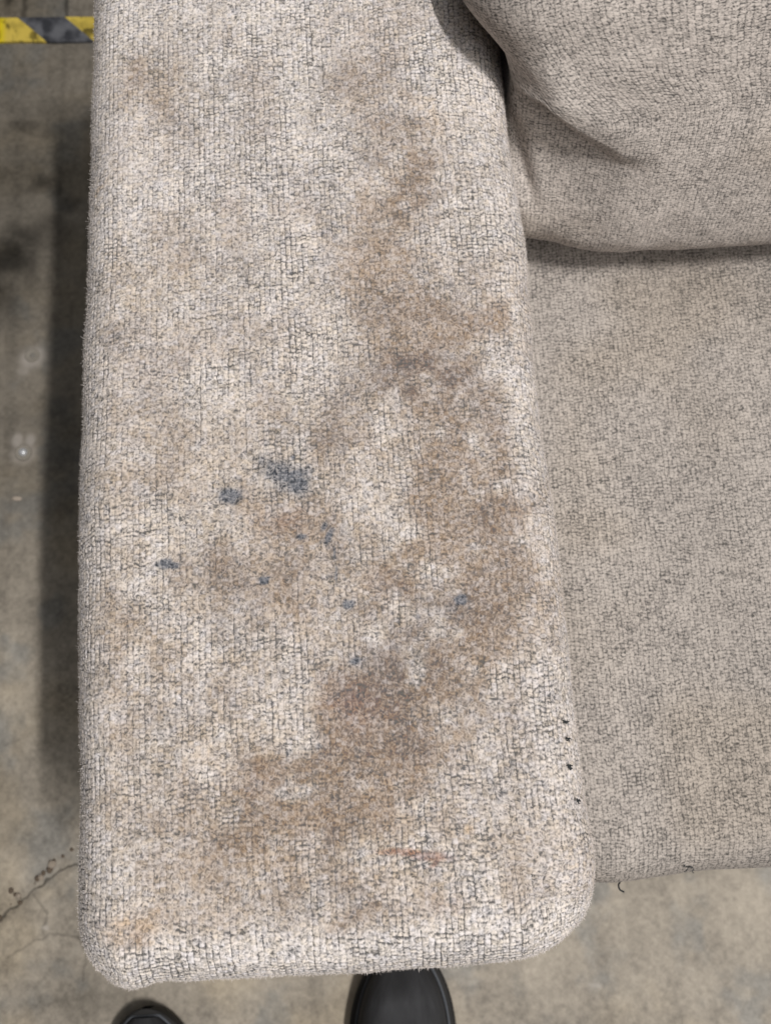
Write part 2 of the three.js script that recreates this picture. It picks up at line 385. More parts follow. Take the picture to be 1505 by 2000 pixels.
const PALE = [[-0.3948, -0.5714, 0.016, 0.013, 0.85], [-0.402, -0.559, 0.008, 0.006, 0.5], [-0.400, -0.4537, 0.014, 0.012, 0.7], [-0.394, -0.468, 0.006, 0.008, 0.8], [-0.407, -0.470, 0.006, 0.009, 0.8],
  [-0.363, 0.05, 0.004, 0.002, 0.7], [0.175, 0.134, 0.005, 0.003, 0.6], [0.10, 0.168, 0.004, 0.004, 0.7], [0.115, 0.10, 0.006, 0.003, 0.35], [0.19, 0.06, 0.006, 0.004, 0.25], [-0.30, -0.52, 0.006, 0.006, 0.4]];
function segDist(px, pz, ax, az, bx, bz) { const dx = bx - ax, dz = bz - az, t = clamp(((px - ax) * dx + (pz - az) * dz) / (dx * dx + dz * dz), 0, 1); return Math.hypot(px - ax - dx * t, pz - az - dz * t); }
const CRACK = [[-0.60, 0.075], [-0.47, 0.058], [-0.409, 0.0383], [-0.392, 0.026], [-0.372, 0.010], [-0.352, -0.004], [-0.338, -0.010], [-0.318, -0.008], [-0.25, -0.03], [-0.1, -0.05]];
const HAIR = [[[-0.40, 0.075], [-0.372, 0.060], [-0.355, 0.056], [-0.335, 0.058], [-0.318, 0.066]], [[-0.375, 0.018], [-0.362, 0.035], [-0.365, 0.055]], [[-0.332, 0.058], [-0.322, 0.075], [-0.325, 0.10]]];
function polyD(P, x, z) { let d = 9; for (let k = 0; k + 1 < P.length; k++) { const e = segDist(x, z, P[k][0], P[k][1], P[k + 1][0], P[k + 1][1]); if (e < d) d = e; } return d; }
const floorTex = dataTex(2048, 2048, (u, v, c) => {
  const x = FX0 + u * FW, z = FZ0 + v * FW;
  const big = fbm(x * 3.2, z * 3.2, 4, 40), mid = fbm(x * 17, z * 17, 4, 50), sm = fbm(x * 60, z * 60, 4, 60), gr = vn(x * 700, z * 700, 70);
  let L = 0.85 + 0.35 * (big - 0.5) + 0.5 * (mid - 0.5) + 0.3 * (sm - 0.5) + 0.22 * (gr - 0.5) + 0.25 * (vn(x * 240, z * 240, 71) - 0.5);
  // drag marks along the hall
  L -= 0.10 * sst(0.55, 0.8, vn(x * 60, z * 2.2, 80)) + 0.05 * sst(0.6, 0.8, vn(x * 3, z * 60, 81));
  const blue = sst(0.5, 0.72, fbm(x * 22 + 9, z * 22, 4, 90)), tan = sst(0.48, 0.75, fbm(x * 12 + 3, z * 12 + 8, 4, 100));
  let r = 0.345, g = 0.310, b = 0.258;
  r = lerp(r, 0.255, blue * 0.75); g = lerp(g, 0.25, blue * 0.75); b = lerp(b, 0.232, blue * 0.75);
  r = lerp(r, 0.385, tan * 0.55); g = lerp(g, 0.325, tan * 0.55); b = lerp(b, 0.235, tan * 0.55);
  const wx = x + 0.03 * (fbm(x * 40, z * 40, 3, 110) - 0.5), wz = z + 0.03 * (fbm(x * 40, z * 40, 3, 120) - 0.5);
  let darkMark = 0;
  for (const s of DARK_MARKS) { const q = ((wx - s[0]) / s[2]) ** 2 + ((wz - s[1]) / s[3]) ** 2; if (q < 6) darkMark = Math.max(darkMark, s[4] * Math.exp(-q * 0.8)); }
  // dirt: painted shade, darkening the slab behind and left of the sofa
  const dirt = sst(-0.20, -0.5, z) * sst(-0.1, -0.3, x) * 0.42;
  L *= (1 - 0.9 * darkMark) * (1 - dirt);
  let k = 0;
  for (const s of PALE) { const q = ((lerp(x, wx, 0.4) - s[0]) / s[2]) ** 2 + ((lerp(z, wz, 0.4) - s[1]) / s[3]) ** 2; if (q < 6) k = Math.max(k, s[4] * Math.exp(-q * q)); }
  const j = 0.004 * (fbm(x * 120, z * 120, 3, 130) - 0.5);
  if (x < 0 && z > -0.3) {
    const d = polyD(CRACK, x + j, z + j * 1.5), ww = 0.0008 + 0.0012 * vn(x * 60, z * 60, 131);
    L *= 1 - 0.62 * (1 - sst(ww * 0.5, ww * 1.7, d));
    L *= 1 - 0.18 * (1 - sst(0.002, 0.014, d));
    for (const H of HAIR) L *= 1 - 0.3 * (1 - sst(0.0004, 0.002, polyD(H, x + j, z + j)));
  }
  if (z < -1.02) L *= 1 - 0.5 * (1 - sst(0.001, 0.006, Math.abs(x + 0.418 + j))) - 0.5 * (1 - sst(0.001, 0.004, Math.abs(x + 0.364 + j)));   // saw cuts behind the tape
  L *= 1 - 0.14 * (1 - sst(0.001, 0.005, Math.abs(x + 0.366 + j * 2))) * sst(-0.6, -0.8, z);
  r *= L; g *= L; b *= L;
  k *= 0.72;
  c[0] = lerp(r, 0.42, k); c[1] = lerp(g, 0.39, k); c[2] = lerp(b, 0.36, k);
});
const floorBump = dataTex(1024, 1024, (u, v, c) => {
  const x = FX0 + u * FW, z = FZ0 + v * FW;
  let b = 0.6 + 0.25 * (fbm(x * 80, z * 80, 4, 140) - 0.5) + 0.15 * (vn(x * 400, z * 400, 150) - 0.5);
  const d = polyD(CRACK, x + 0.004 * (fbm(x * 120, z * 120, 3, 130) - 0.5), z);
  b -= 0.5 * (1 - sst(0.0, 0.004, d));
  c[0] = c[1] = c[2] = clamp(b, 0, 1);
});
floorBump.colorSpace = THREE.NoColorSpace;
{
  const g = new THREE.PlaneGeometry(10, 10, 1, 1); g.rotateX(-Math.PI / 2); g.translate(0, 0, -0.5);
  const p = g.attributes.position, uv = g.attributes.uv;
  for (let k = 0; k < p.count; k++) uv.setXY(k, (p.getX(k) - FX0) / FW, (p.getZ(k) - FZ0) / FW);
  single('floor', g, new THREE.MeshPhysicalMaterial({ map: floorTex, bumpMap: floorBump, bumpScale: 0.0012, roughness: 0.55, specularIntensity: 0.4 }), 'worn stained grey brown concrete slab under the sofa', 'floor', { kind: 'structure' });
}

// ---------------------------------------------------------------- sofa
const AX = -0.0360, AW = 0.267, AR = 0.026, ATOP = 0.602, AZ0 = -0.66, AZ1 = 0.0555;
const sofa = thing('sofa', 'beige grey chenille sofa with a stained flat armrest, standing on the concrete floor', 'sofa', [0, 0, 0]);

// armrest: the cover is one cloth; a = arc across (0 at the middle), b = arc along (world z on the flat top)
const hx = AW / 2 - AR, zf = AZ1 - AR, UA0 = -0.20, UAW = 0.40, UB0 = -0.60, UBH = 0.72;
function armUV(a, b, q) { q[0] = (a - UA0) / UAW; q[1] = (b - UB0) / UBH; }
const armTex = dataTex(2048, 2048, (u, v, c) => {
  const a = UA0 + u * UAW, b = UB0 + v * UBH;
  stainAt(a + AX, b);
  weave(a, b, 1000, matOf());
  // soil mats the pile: less bright fibre where the mark is strong
  const soil = 1 - (sOut[0] + sOut[1] + sOut[2]) / 3;
  let t = lerp(wT, 0.10 + 0.80 * wT, clamp(soil, 0, 1));
  const soak = clamp(1.0 + 0.45 * (0.5 - wT) + 0.25 * wHue, 0.4, 1.4);       // some tufts and the fibre tips took less of it
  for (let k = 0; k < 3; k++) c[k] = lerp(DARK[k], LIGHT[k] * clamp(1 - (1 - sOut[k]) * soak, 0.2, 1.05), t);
  c[0] *= 1 + 0.035 * wHue; c[2] *= 1 - 0.08 * wHue;
  const ink = clamp(sOut[3] * (1.3 - 0.55 * wT), 0, 0.95);
  c[0] = lerp(c[0], 0.03 + 0.18 * wT, ink); c[1] = lerp(c[1], 0.035 + 0.19 * wT, ink); c[2] = lerp(c[2], 0.044 + 0.215 * wT, ink);
});
function armHeight(a, b) {
  stainAt(a + AX, b);
  weave(a, b, 1000, matOf());
  const soft = 0.0016 * (fbm(a * 26, b * 20, 2, 500) - 0.5) * 2;
  return 0.00085 * wH + soft;
}
function squareReach(dx, dz, rho) {                 // how far a unit square with corners of radius rho reaches in this direction
  const big = Math.max(dx, dz), small = Math.min(dx, dz);
  if (small / big <= 1 - rho) return 1 / big;
  const dc = (dx + dz) * (1 - rho), cc = 2 * (1 - rho) * (1 - rho);
  return dc + Math.sqrt(Math.max(0, dc * dc - cc + rho * rho));
}
const tmpI = new THREE.Vector3(), tmpN = new THREE.Vector3();
function armPoint(cx, cy, cz, a, b, p) {          // a point of the cube round the rounded box, in the armrest's own frame, pushed out by the cloth
  tmpI.set(clamp(cx, -hx, hx), Math.min(cy, ATOP - AR), clamp(cz, AZ0, zf));
  tmpN.set(cx, cy, cz).sub(tmpI);
  if (tmpN.lengthSq() < 1e-12) tmpN.set(0, 1, 0);
  tmpN.normalize();
  const r = AR + armHeight(a, b);
  let x = tmpI.x + tmpN.x * r, y = tmpI.y + tmpN.y * r, z = tmpI.z + tmpN.z * r;
  // the upholstery's own unevenness: crowned top, fuller left side, right edge running in, softer front right corner, pulled front left corner
  const e = x / (AW / 2), top = sst(0.42, 0.60, y);
  y += top * (0.004 * (1 - e * e) - 0.0015 * Math.exp(-(((z + 0.25) / 0.12) ** 2)));
  if (x < 0) x -= 0.0035 * Math.exp(-(((z + 0.2) / 0.18) ** 2)) * (-e);
  else x += e * (-0.0012 + 0.0090 * clamp(z, -0.55, 0.05)) + e * 0.0012 * Math.sin(z * 31);
  {
    const s = x > 0 ? 0.049 : 0.034, sx = x > 0 ? 1 : -1, ox = sx * (AW / 2 - s), oz = AZ1 - s, px = sx * (x - ox) / s, pz = (z - oz) / s;
    if (px > 0 && pz > 0) { const l = Math.hypot(px, pz), k = l > 1e-6 ? lerp(1, 1 / squareReach(px / l, pz / l, AR / s), 0.95) : 1; x = ox + sx * px * k * s; z = oz + pz * k * s; }
  }
  const front = sst(-0.01, 0.05, z);
  z += front * (0.0030 * Math.exp(-(((x + AX + 0.146) / 0.014) ** 2)) - 0.0020 * Math.exp(-(((x + AX + 0.128) / 0.014) ** 2)) - 0.0025 * clamp((x + AX) / 0.1, 0, 1));
  p[0] = x + AX; p[1] = y; p[2] = z;
}
const Q = Math.PI / 4, RN = 34;
const acr = [], alo = [], drp = [];
for (let k = 0; k <= RN; k++) { const t = Q * (1 - k / RN); acr.push([-hx - AR * Math.tan(t), -hx - AR * t]); }
{ const n = Math.round(2 * hx / 0.0006); for (let k = 1; k < n; k++) { const x = -hx + 2 * hx * k / n; acr.push([x, x]); } }
for (let k = 0; k <= RN; k++) { const t = Q * k / RN; acr.push([hx + AR * Math.tan(t), hx + AR * t]); }
for (const z of steps(AZ0, -0.58, zf, zf, 0.00062, 0.004)) alo.push([z, z]);
for (let k = 1; k <= RN; k++) { const t = Q * k / RN; alo.push([zf + AR * Math.tan(t), zf + AR * t]); }
for (let k = 0; k <= RN; k++) { const t = Q * (1 - k / RN); drp.push([ATOP - AR + AR * Math.tan(t), AR * (Q - t)]); }
for (let k = 1; k <= 34; k++) { const d = k < 20 ? 0.0009 * k : 0.018 + (ATOP - AR - 0.022) * ((k - 19) / 15); drp.push([ATOP - AR - d, AR * Q + d]); }
const armGeos = [
  gridGeo(acr.length, alo.length, (i, j, p, q) => { armPoint(acr[i][0], ATOP, alo[j][0], acr[i][1], alo[j][1], p); armUV(acr[i][1], alo[j][1], q); }),
  gridGeo(drp.length, alo.length, (i, j, p, q) => { const a = -hx - AR * Q - drp[i][1]; armPoint(-hx - AR, drp[i][0], alo[j][0], a, alo[j][1], p); armUV(a, alo[j][1], q); }, true),
  gridGeo(drp.length, alo.length, (i, j, p, q) => { const a = hx + AR * Q + drp[i][1]; armPoint(hx + AR, drp[i][0], alo[j][0], a, alo[j][1], p); armUV(a, alo[j][1], q); }),
  gridGeo(acr.length, drp.length, (i, j, p, q) => { const b = zf + AR * Q + drp[j][1]; armPoint(acr[i][0], drp[j][0], zf + AR, acr[i][1], b, p); armUV(acr[i][1], b, q); }),
];
armGeos.push(gridGeo(2, 2, (i, j, p, q) => { p[0] = AX + (i ? 1 : -1) * AW / 2; p[1] = j ? ATOP - 0.004 : 0.003; p[2] = AZ0; q[0] = i * 0.6; q[1] = j * 0.8; }));
const armrest = part('armrest', mergeGeometries(armGeos), fabricMat(armTex), sofa, 'flat armrest soiled with brown patches and small dark ink spots');

// loose pile standing on the armrest's cloth
{
  const N = 70000, pts = [];
  for (const [y, r] of [[0, 1], [0.5, 0.8], [1, 0.45]]) for (let k = 0; k < 3; k++) pts.push(0.00008 * r * Math.cos(k * 2.094) + 0.0003 * y * y, 0.0013 * y, 0.00008 * r * Math.sin(k * 2.094));
  const ix = [];
  for (let l = 0; l < 2; l++) for (let k = 0; k < 3; k++) { const a = l * 3 + k, b = l * 3 + (k + 1) % 3; ix.push(a, a + 3, b, b, a + 3, b + 3); }
  const g = new THREE.BufferGeometry(); g.setAttribute('position', new THREE.Float32BufferAttribute(pts, 3)); g.setIndex(ix); g.computeVertexNormals();
  const im = new THREE.InstancedMesh(g, new THREE.MeshStandardMaterial({ color: 0xffffff, roughness: 0.9 }), N);
  im.name = 'loose_pile'; im.userData.kind = 'stuff';
  const M = new THREE.Matrix4(), q = new THREE.Quaternion(), q2 = new THREE.Quaternion(), up = new THREE.Vector3(0, 1, 0), n = new THREE.Vector3(), sc = new THREE.Vector3(), P = new THREE.Vector3(), p = [0, 0, 0], col = new THREE.Color();
  for (let k = 0; k < N; k++) {
    const b = lerp(-0.57, zf + AR * 1.75, rnd()), a = lerp(-hx - AR * 1.75, hx + AR * 1.75, rnd());
    let cx, cy = ATOP, cz = b;
    const th = (Math.abs(a) - hx) / AR, ph = (b - zf) / AR;
    cx = th <= 0 ? a : Math.sign(a) * (hx + AR * Math.tan(Math.min(th, Q)));
    if (th > Q) { cy = ATOP - AR + AR * Math.tan(2 * Q - th); cx = Math.sign(a) * (hx + AR); }
    if (ph > 0) { cz = zf + AR * Math.tan(Math.min(ph, Q)); if (ph > Q) { cz = zf + AR; cy = Math.min(cy, ATOP - AR + AR * Math.tan(2 * Q - ph)); } }
    armPoint(cx, cy, cz, a, b, p);
    n.copy(tmpN);
    n.x += 1.5 * (rnd() - 0.5); n.y += 1.1 * (rnd() - 0.5); n.z += 1.5 * (rnd() - 0.5); n.normalize();
    q.setFromUnitVectors(up, n); q2.setFromAxisAngle(up, rnd() * 6.283); q.multiply(q2);
    const l = 0.45 + 0.6 * rnd() + (rnd() > 0.97 ? 0.8 : 0);
    sc.set(0.8 + 0.5 * rnd(), l, 0.8 + 0.5 * rnd());
    P.set(p[0], p[1], p[2]);
    im.setMatrixAt(k, M.compose(P, q, sc));
    stainAt(a + AX, b);
    const t = 0.7 + 0.45 * rnd(), ik = clamp(sOut[3] * 1.1, 0, 0.9);
    col.setRGB(lerp(LIGHT[0] * sOut[0] * t, 0.10, ik), lerp(LIGHT[1] * sOut[1] * t, 0.108, ik), lerp(LIGHT[2] * sOut[2] * t, 0.125, ik));
    im.setColorAt(k, col);
  }
  im.castShadow = im.receiveShadow = true;
  armrest.add(im);
}

// plain cloth for the seat and the cushion
const CL = 0.56;
const clothTex = dataTex(2048, 2048, (u, v, c) => {
  const x = u * CL, y = v * CL;
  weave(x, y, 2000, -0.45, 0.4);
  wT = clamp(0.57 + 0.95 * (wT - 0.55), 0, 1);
  const m = 0.92 + 0.12 * (vn(x * 26, y * 3, 605) - 0.5) + 0.10 * (fbm(x * 16, y * 16, 4, 600) - 0.5) + 0.1 * (fbm(x * 5, y * 5, 3, 610) - 0.5);
  const tan = sst(0.45, 0.75, fbm(x * 9 + 4, y * 9, 3, 620)) * 0.6;
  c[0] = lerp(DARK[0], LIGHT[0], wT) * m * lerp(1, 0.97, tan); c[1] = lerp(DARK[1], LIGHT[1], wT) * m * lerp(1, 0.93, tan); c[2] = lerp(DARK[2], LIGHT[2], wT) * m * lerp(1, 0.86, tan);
});
const clothMat = fabricMat(clothTex), seatMat = fabricMat(clothTex);
seatMat.color.setRGB(0.665, 0.65, 0.625);                       // the seat's cloth is tinted darker
function clothH(u, v) { weave(u, v, 2000, -0.45, 0.4); return 0.00055 * wH; }

// seat: top rolling over the front edge
const SY = 0.42, SZF = 0.0235, SR = 0.032;
{
  const xs = steps(0.086, 0.088, 0.30, 0.86, 0.0009, 0.006);
  const zs = steps(-0.64, -0.46, SZF - SR, SZF - SR, 0.0009, 0.006).map((z) => [z, 0, z]);
  for (let k = 1; k <= 54; k++) { const t = k / 54 * Math.PI / 2; zs.push([SZF - SR, t, SZF - SR + SR * t]); }
  for (let k = 1; k <= 12; k++) zs.push([SZF - SR, Math.PI / 2, SZF - SR + SR * Math.PI / 2 + (SY - SR - 0.005) * k / 12]);
  const base = SZF - SR + SR * Math.PI / 2;
  const g = gridGeo(xs.length, zs.length, (i, j, p, q) => {
    const x = xs[i], [zc, t, arc] = zs[j];
    const h = clothH(x, arc + 0.6);
    const wob = 0.003 * (fbm(x * 9, 3.3, 3, 700) - 0.5) * 2 - 0.004 * (1 - sst(0.09, 0.15, x)) + 0.0035 * sst(0.09, 0.13, x) * (1 - sst(0.13, 0.2, x));
    const r = SR + h + 0.002 * (fbm(x * 22, arc * 22, 2, 710) - 0.5);
    const n = [0, Math.cos(t), Math.sin(t)];
    p[0] = x; p[1] = SY - SR + n[1] * r - Math.max(0, arc - base);
    p[2] = zc + n[2] * r + wob * sst(-0.10, SZF - SR, zc + (t > 0 ? 0.001 : 0));
    const edge = 1 - sst(0.088, 0.124, x);
    p[1] -= 0.034 * edge * edge;                                        // rolls down beside the arm
    q[0] = x / CL; q[1] = (arc + 0.6) / CL;
  });
  const seat = part('seat_cushion', g, seatMat, sofa, 'plain beige grey seat cushion beside the stained armrest');
  const c = new THREE.CatmullRomCurve3([[0.1425, 0.388, 0.0205], [0.1432, 0.384, 0.0262], [0.1428, 0.376, 0.0295], [0.1450, 0.368, 0.0330], [0.1480, 0.364, 0.0345]].map((v) => new THREE.Vector3(...v)));
  part('loose_thread', new THREE.TubeGeometry(c, 24, 0.0006, 6), new THREE.MeshStandardMaterial({ color: 0x23272a, roughness: 0.9 }), seat, 'short dark loose thread curling off the front edge');
  // upright back, behind the loose cushion
  const bk = new THREE.BoxGeometry(0.76, 0.80, 0.07, 1, 1, 1); bk.translate(0.098 + 0.38, 0.403, -0.695);
  part('back', bk, clothMat, sofa);
}

// ---------------------------------------------------------------- loose back cushion
const PROF = [[-0.56, 0.425], [-0.50, 0.426], [-0.455, 0.434], [-0.424, 0.447], [-0.405, 0.464], [-0.3965, 0.484], [-0.397, 0.508], [-0.404, 0.545], [-0.416, 0.59], [-0.431, 0.64], [-0.450, 0.682], [-0.483, 0.706], [-0.53, 0.712], [-0.58, 0.70], [-0.605, 0.66]];
{
  const curve = new THREE.CatmullRomCurve3(PROF.map(([z, y]) => new THREE.Vector3(0, y, z)), false, 'centripetal');
  curve.arcLengthDivisions = 1200;
  const len = curve.getLength();
  const NT = 560, prof = [];
  for (let k = 0; k < NT; k++) { const c = curve.getPointAt(k / (NT - 1)), t = curve.getTangentAt(k / (NT - 1)); prof.push([c.z, c.y, t.y, -t.z * -1, len * k / (NT - 1)]); }
  const ss = steps(-0.10, -0.0, 0.27, 0.80, 0.0009, 0.006);
  const foldY = (x) => { const F = [[0.04, 0.604], [0.088, 0.607], [0.110, 0.611], [0.131, 0.594], [0.163, 0.572], [0.21, 0.56], [0.3, 0.555]]; for (let k = 0; k + 1 < F.length; k++) if (x <= F[k + 1][0]) return lerp(F[k][1], F[k + 1][1], clamp((x - F[k][0]) / (F[k + 1][0] - F[k][0]), 0, 1)); return 0.55; };
  const g = gridGeo(ss.length, NT, (i, j, p, q) => {
    const s = ss[i], [pz, py, ty, tz, arc] = prof[j];
    // outward normal of the profile (its run goes up the front): (ny, nz)
    const ny = -tz, nz = ty;
    const up = sst(0.592, 0.63, py);
    const xl = lerp(0.0945, 0.057, sst(0.596, 0.68, py)), r = lerp(0.020, 0.044, up), rz = lerp(0.016, 0.076, up);
    const arcL = r * Math.PI / 2;
    let x, back = 0;
    if (s < 0) { x = xl + 0.25 * -s * (1 - up) * 0.2; back = rz + -s; }
    else if (s < arcL) { const f = Math.PI / 2 * (1 - s / arcL); x = xl + r - r * Math.sin(f); back = rz * (1 - Math.cos(f)); }
    else { const k = sst(0, 0.13, s - arcL); x = s + lerp(xl + r - arcL, 0.0831, k); }
    // squeezed by the arm: a fold runs down and away from the arm's top edge, hollow below it
    const fy = foldY(x), below = sst(0.004, -0.012, py - fy), ax = 1 - sst(0.100, 0.195, x);
    const fade = sst(0.43, 0.57, py);
    let d = -0.023 * below * ax * lerp(0.18, 1, fade);
    d += 0.006 * Math.exp(-(((py - fy - 0.014) / 0.016) ** 2)) * (1 - sst(0.10, 0.2, x));
    { // crease between the arm and the hollow
      const e = segDist(x, py, 0.097, 0.575, 0.113, 0.515);
      d -= 0.0065 * Math.exp(-((e / 0.0055) ** 2)) * sst(0.50, 0.54, py);
    }
    d += 0.004 * (fbm(x * 11, py * 11, 2, 800) - 0.5) * 2 * sst(0.44, 0.48, py) + 0.0012 * (fbm(x * 40, py * 40, 2, 810) - 0.5) * 2;
    d -= 0.008 * (1 - sst(0.10, 0.17, x)) * sst(0.52, 0.46, py);
    d += clothH((s + 0.2) * 1.14, arc * 1.14);
    const bk = Math.min(back, 0.2 + pz + 0.6);
    const low = 1 - 0.58 * (1 - sst(0.0, 0.085, s));                    // its left end flattens where it lies on the arm
    p[0] = x; p[1] = (py > 0.606 ? 0.606 + (py - 0.606) * low : py) + ny * d; p[2] = pz + nz * d - Math.max(0, bk);
    q[0] = (s + 0.2) * 1.14 / CL; q[1] = arc * 1.14 / CL;
  });
  const t = thing('back_cushion', 'plump loose beige grey back cushion leaning on the seat and bulging over the armrest', 'cushion', [0, 0, 0]);
  const coverMat = fabricMat(clothTex); coverMat.color.setRGB(0.91, 0.89, 0.865);
  part('cover', g, coverMat, t);
}

// ---------------------------------------------------------------- hazard tape on the floor
{
  const zt = -1.0415, zb = -1.0035, x0 = -0.75, x1 = -0.20;
  const tape = dataTex(1024, 128, (u, v, c) => {
    const x = x0 + u * (x1 - x0), z = zt + v * (zb - zt);
    let s = (x - (z - zt) * 0.98 + 0.4245) / 0.122; s -= Math.floor(s);
    const n = fbm(x * 70, z * 70, 4, 900), scr = sst(0.62, 0.72, fbm(x * 160, z * 60, 3, 910));
    const black = s < 0.49;
    if (black) { const w = sst(0.35, 0.7, n); c[0] = lerp(0.035, 0.12, w); c[1] = lerp(0.037, 0.125, w); c[2] = lerp(0.045, 0.14, w); }
    else { const w = 1 - 0.28 * sst(0.45, 0.75, n) - 0.5 * scr; const fresh = sst(-0.435, -0.446, x); c[0] = lerp(0.60, 0.66, fresh) * w; c[1] = lerp(0.46, 0.52, fresh) * w; c[2] = lerp(0.085, 0.01, fresh) * w; }
  });
  const nx = 80, g = gridGeo(nx, 9, (i, j, p, q) => {
    const x = lerp(x0, x1, i / (nx - 1)), v = j / 8;
    p[0] = x; p[2] = lerp(zt + 0.06 * (x + 0.45) , zb + 0.05 * (x + 0.45) - 0.002 * sst(-0.37, -0.42, x), v);
    p[1] = 0.004 + 0.0007 * vn(x * 60, v * 3, 920); q[0] = i / (nx - 1); q[1] = v;
  });
  const edge = gridGeo(nx, 2, (i, j, p, q) => { const x = lerp(x0, x1, i / (nx - 1)); p[0] = x; p[2] = zb + 0.05 * (x + 0.45) - 0.002 * sst(-0.37, -0.42, x); p[1] = j ? 0.0005 : 0.004 + 0.0007 * vn(x * 60, 3, 920); q[0] = i / (nx - 1); q[1] = 1; });
  single('hazard_tape', mergeGeometries([g, edge]), new THREE.MeshPhysicalMaterial({ map: tape, roughness: 0.45, side: THREE.DoubleSide }), 'scuffed yellow and black striped hazard tape stuck across the floor', 'tape');
}

// ---------------------------------------------------------------- anchors and crumbs on the floor
const steel = new THREE.MeshStandardMaterial({ color: 0x7d7a74, metalness: 0.1, roughness: 0.8 });
const dullSteel = new THREE.MeshStandardMaterial({ color: 0x8b867d, metalness: 0.1, roughness: 0.8 });
function lathe(pts, n = 28) { return new THREE.LatheGeometry(pts.map(([x, y]) => new THREE.Vector2(x, y)), n); }
{
  const b = thing('floor_anchor', 'small floor anchor with a bright domed pin in a dark washer on the concrete', 'anchor', [-0.4, 0.0015, -0.4547], { group: 'anchors set in the concrete left of the sofa' });
  part('washer', lathe([[0.0045, 0], [0.0045, 0.0015], [0.0085, 0.0018], [0.0095, 0.0012], [0.0095, -0.001]]), dullSteel, b);
  part('pin', lathe([[0.0048, 0], [0.0048, 0.002], [0.0040, 0.0040], [0.0024, 0.0050], [0, 0.0053]]), new THREE.MeshStandardMaterial({ color: 0xc9ccd0, metalness: 0.35, roughness: 0.3 }), b);
  const c = thing('floor_anchor', 'dull pitted floor anchor sunk in a ring of pale dust on the concrete', 'anchor', [-0.3935, 0.0012, -0.5735], { group: 'anchors set in the concrete left of the sofa' });
  part('washer', lathe([[0.0030, -0.0004], [0.0045, 0.0003], [0.0075, 0.0010], [0.0085, 0.0004], [0.0085, -0.001]]), dullSteel, c);
  part('pin', lathe([[0.0032, -0.0006], [0.0026, 0.0006], [0.0010, 0.0010], [0, 0.0004]]), steel, c);
}
function lump(r, seed, sy = 0.6) {
  const g = new THREE.IcosahedronGeometry(r, 2), p = g.attributes.position;
  for (let k = 0; k < p.count; k++) {
    const x = p.getX(k), y = p.getY(k), z = p.getZ(k), m = 0.65 + 0.7 * fbm(x / r * 1.3 + 5 + seed * 3.1, (y + z * 0.7) / r * 1.3 + 9, 3, seed);
    p.setXYZ(k, x * m, y * m * sy, z * m);
  }
  g.computeVertexNormals(); return g;
}
{
  const chip = lump(0.0042, 21, 0.5); chip.rotateY(0.6); chip.scale(1.3, 1, 0.7); chip.translate(-0.4063, 0.0018, -0.4009);
  single('concrete_chip', chip, new THREE.MeshStandardMaterial({ color: 0xa59a8e, roughness: 0.95 }), 'small pale concrete chip lying beyond the bright domed anchor', 'chip');
  const dirt = [], grit = [];
  for (let k = 0; k < 9; k++) {
    const f = rnd(), i = Math.min(CRACK.length - 2, 2 + Math.floor(f * 4.6)), t = rnd(), cl = vn(f * 9, 0.5, 40);
    const x = lerp(CRACK[i][0], CRACK[i + 1][0], t) + 0.006 * (rnd() - 0.6), z = lerp(CRACK[i][1], CRACK[i + 1][1], t) - 0.003 + 0.007 * (rnd() - 0.6);
    const s = (0.0005 + 0.0022 * rnd() * rnd() * (cl + 0.4)); const g = lump(s, 50 + k, 0.7); g.translate(x, s * 0.45, z); (rnd() < 0.6 ? dirt : grit).push(g);
  }
  for (const [x, z, s] of [[-0.398, 0.012, 0.0026], [-0.394, 0.016, 0.002], [-0.389, 0.024, 0.0022], [-0.372, 0.002, 0.003], [-0.366, -0.003, 0.0025], [-0.360, -0.006, 0.0034], [-0.356, -0.014, 0.002], [-0.347, -0.018, 0.0018], [-0.338, -0.024, 0.0018], [-0.409, 0.037, 0.0024]]) { const g = lump(s, 120 + Math.round(x * 9000), 0.7); g.translate(x, s * 0.4, z); dirt.push(g); }
  for (const [x, z, s] of [[-0.357, -0.011, 0.0042], [-0.368, 0.001, 0.003], [-0.391, 0.017, 0.0025]]) { const g = lump(s, 220 + Math.round(x * 9000), 0.7); g.translate(x, s * 0.5, z); grit.push(g); }
  const t = thing('crack_debris', 'dark crumbs of dirt and grit caught along the floor crack left of the armrest', 'debris', [0, 0, 0], { kind: 'stuff' });
  const a = part('dirt_crumbs', mergeGeometries(dirt), new THREE.MeshStandardMaterial({ color: 0x584d42, roughness: 1 }), t); a.userData.kind = 'stuff';
  const b = part('grit', mergeGeometries(grit), new THREE.MeshStandardMaterial({ color: 0x8d8377, roughness: 1 }), t); b.userData.kind = 'stuff';
}

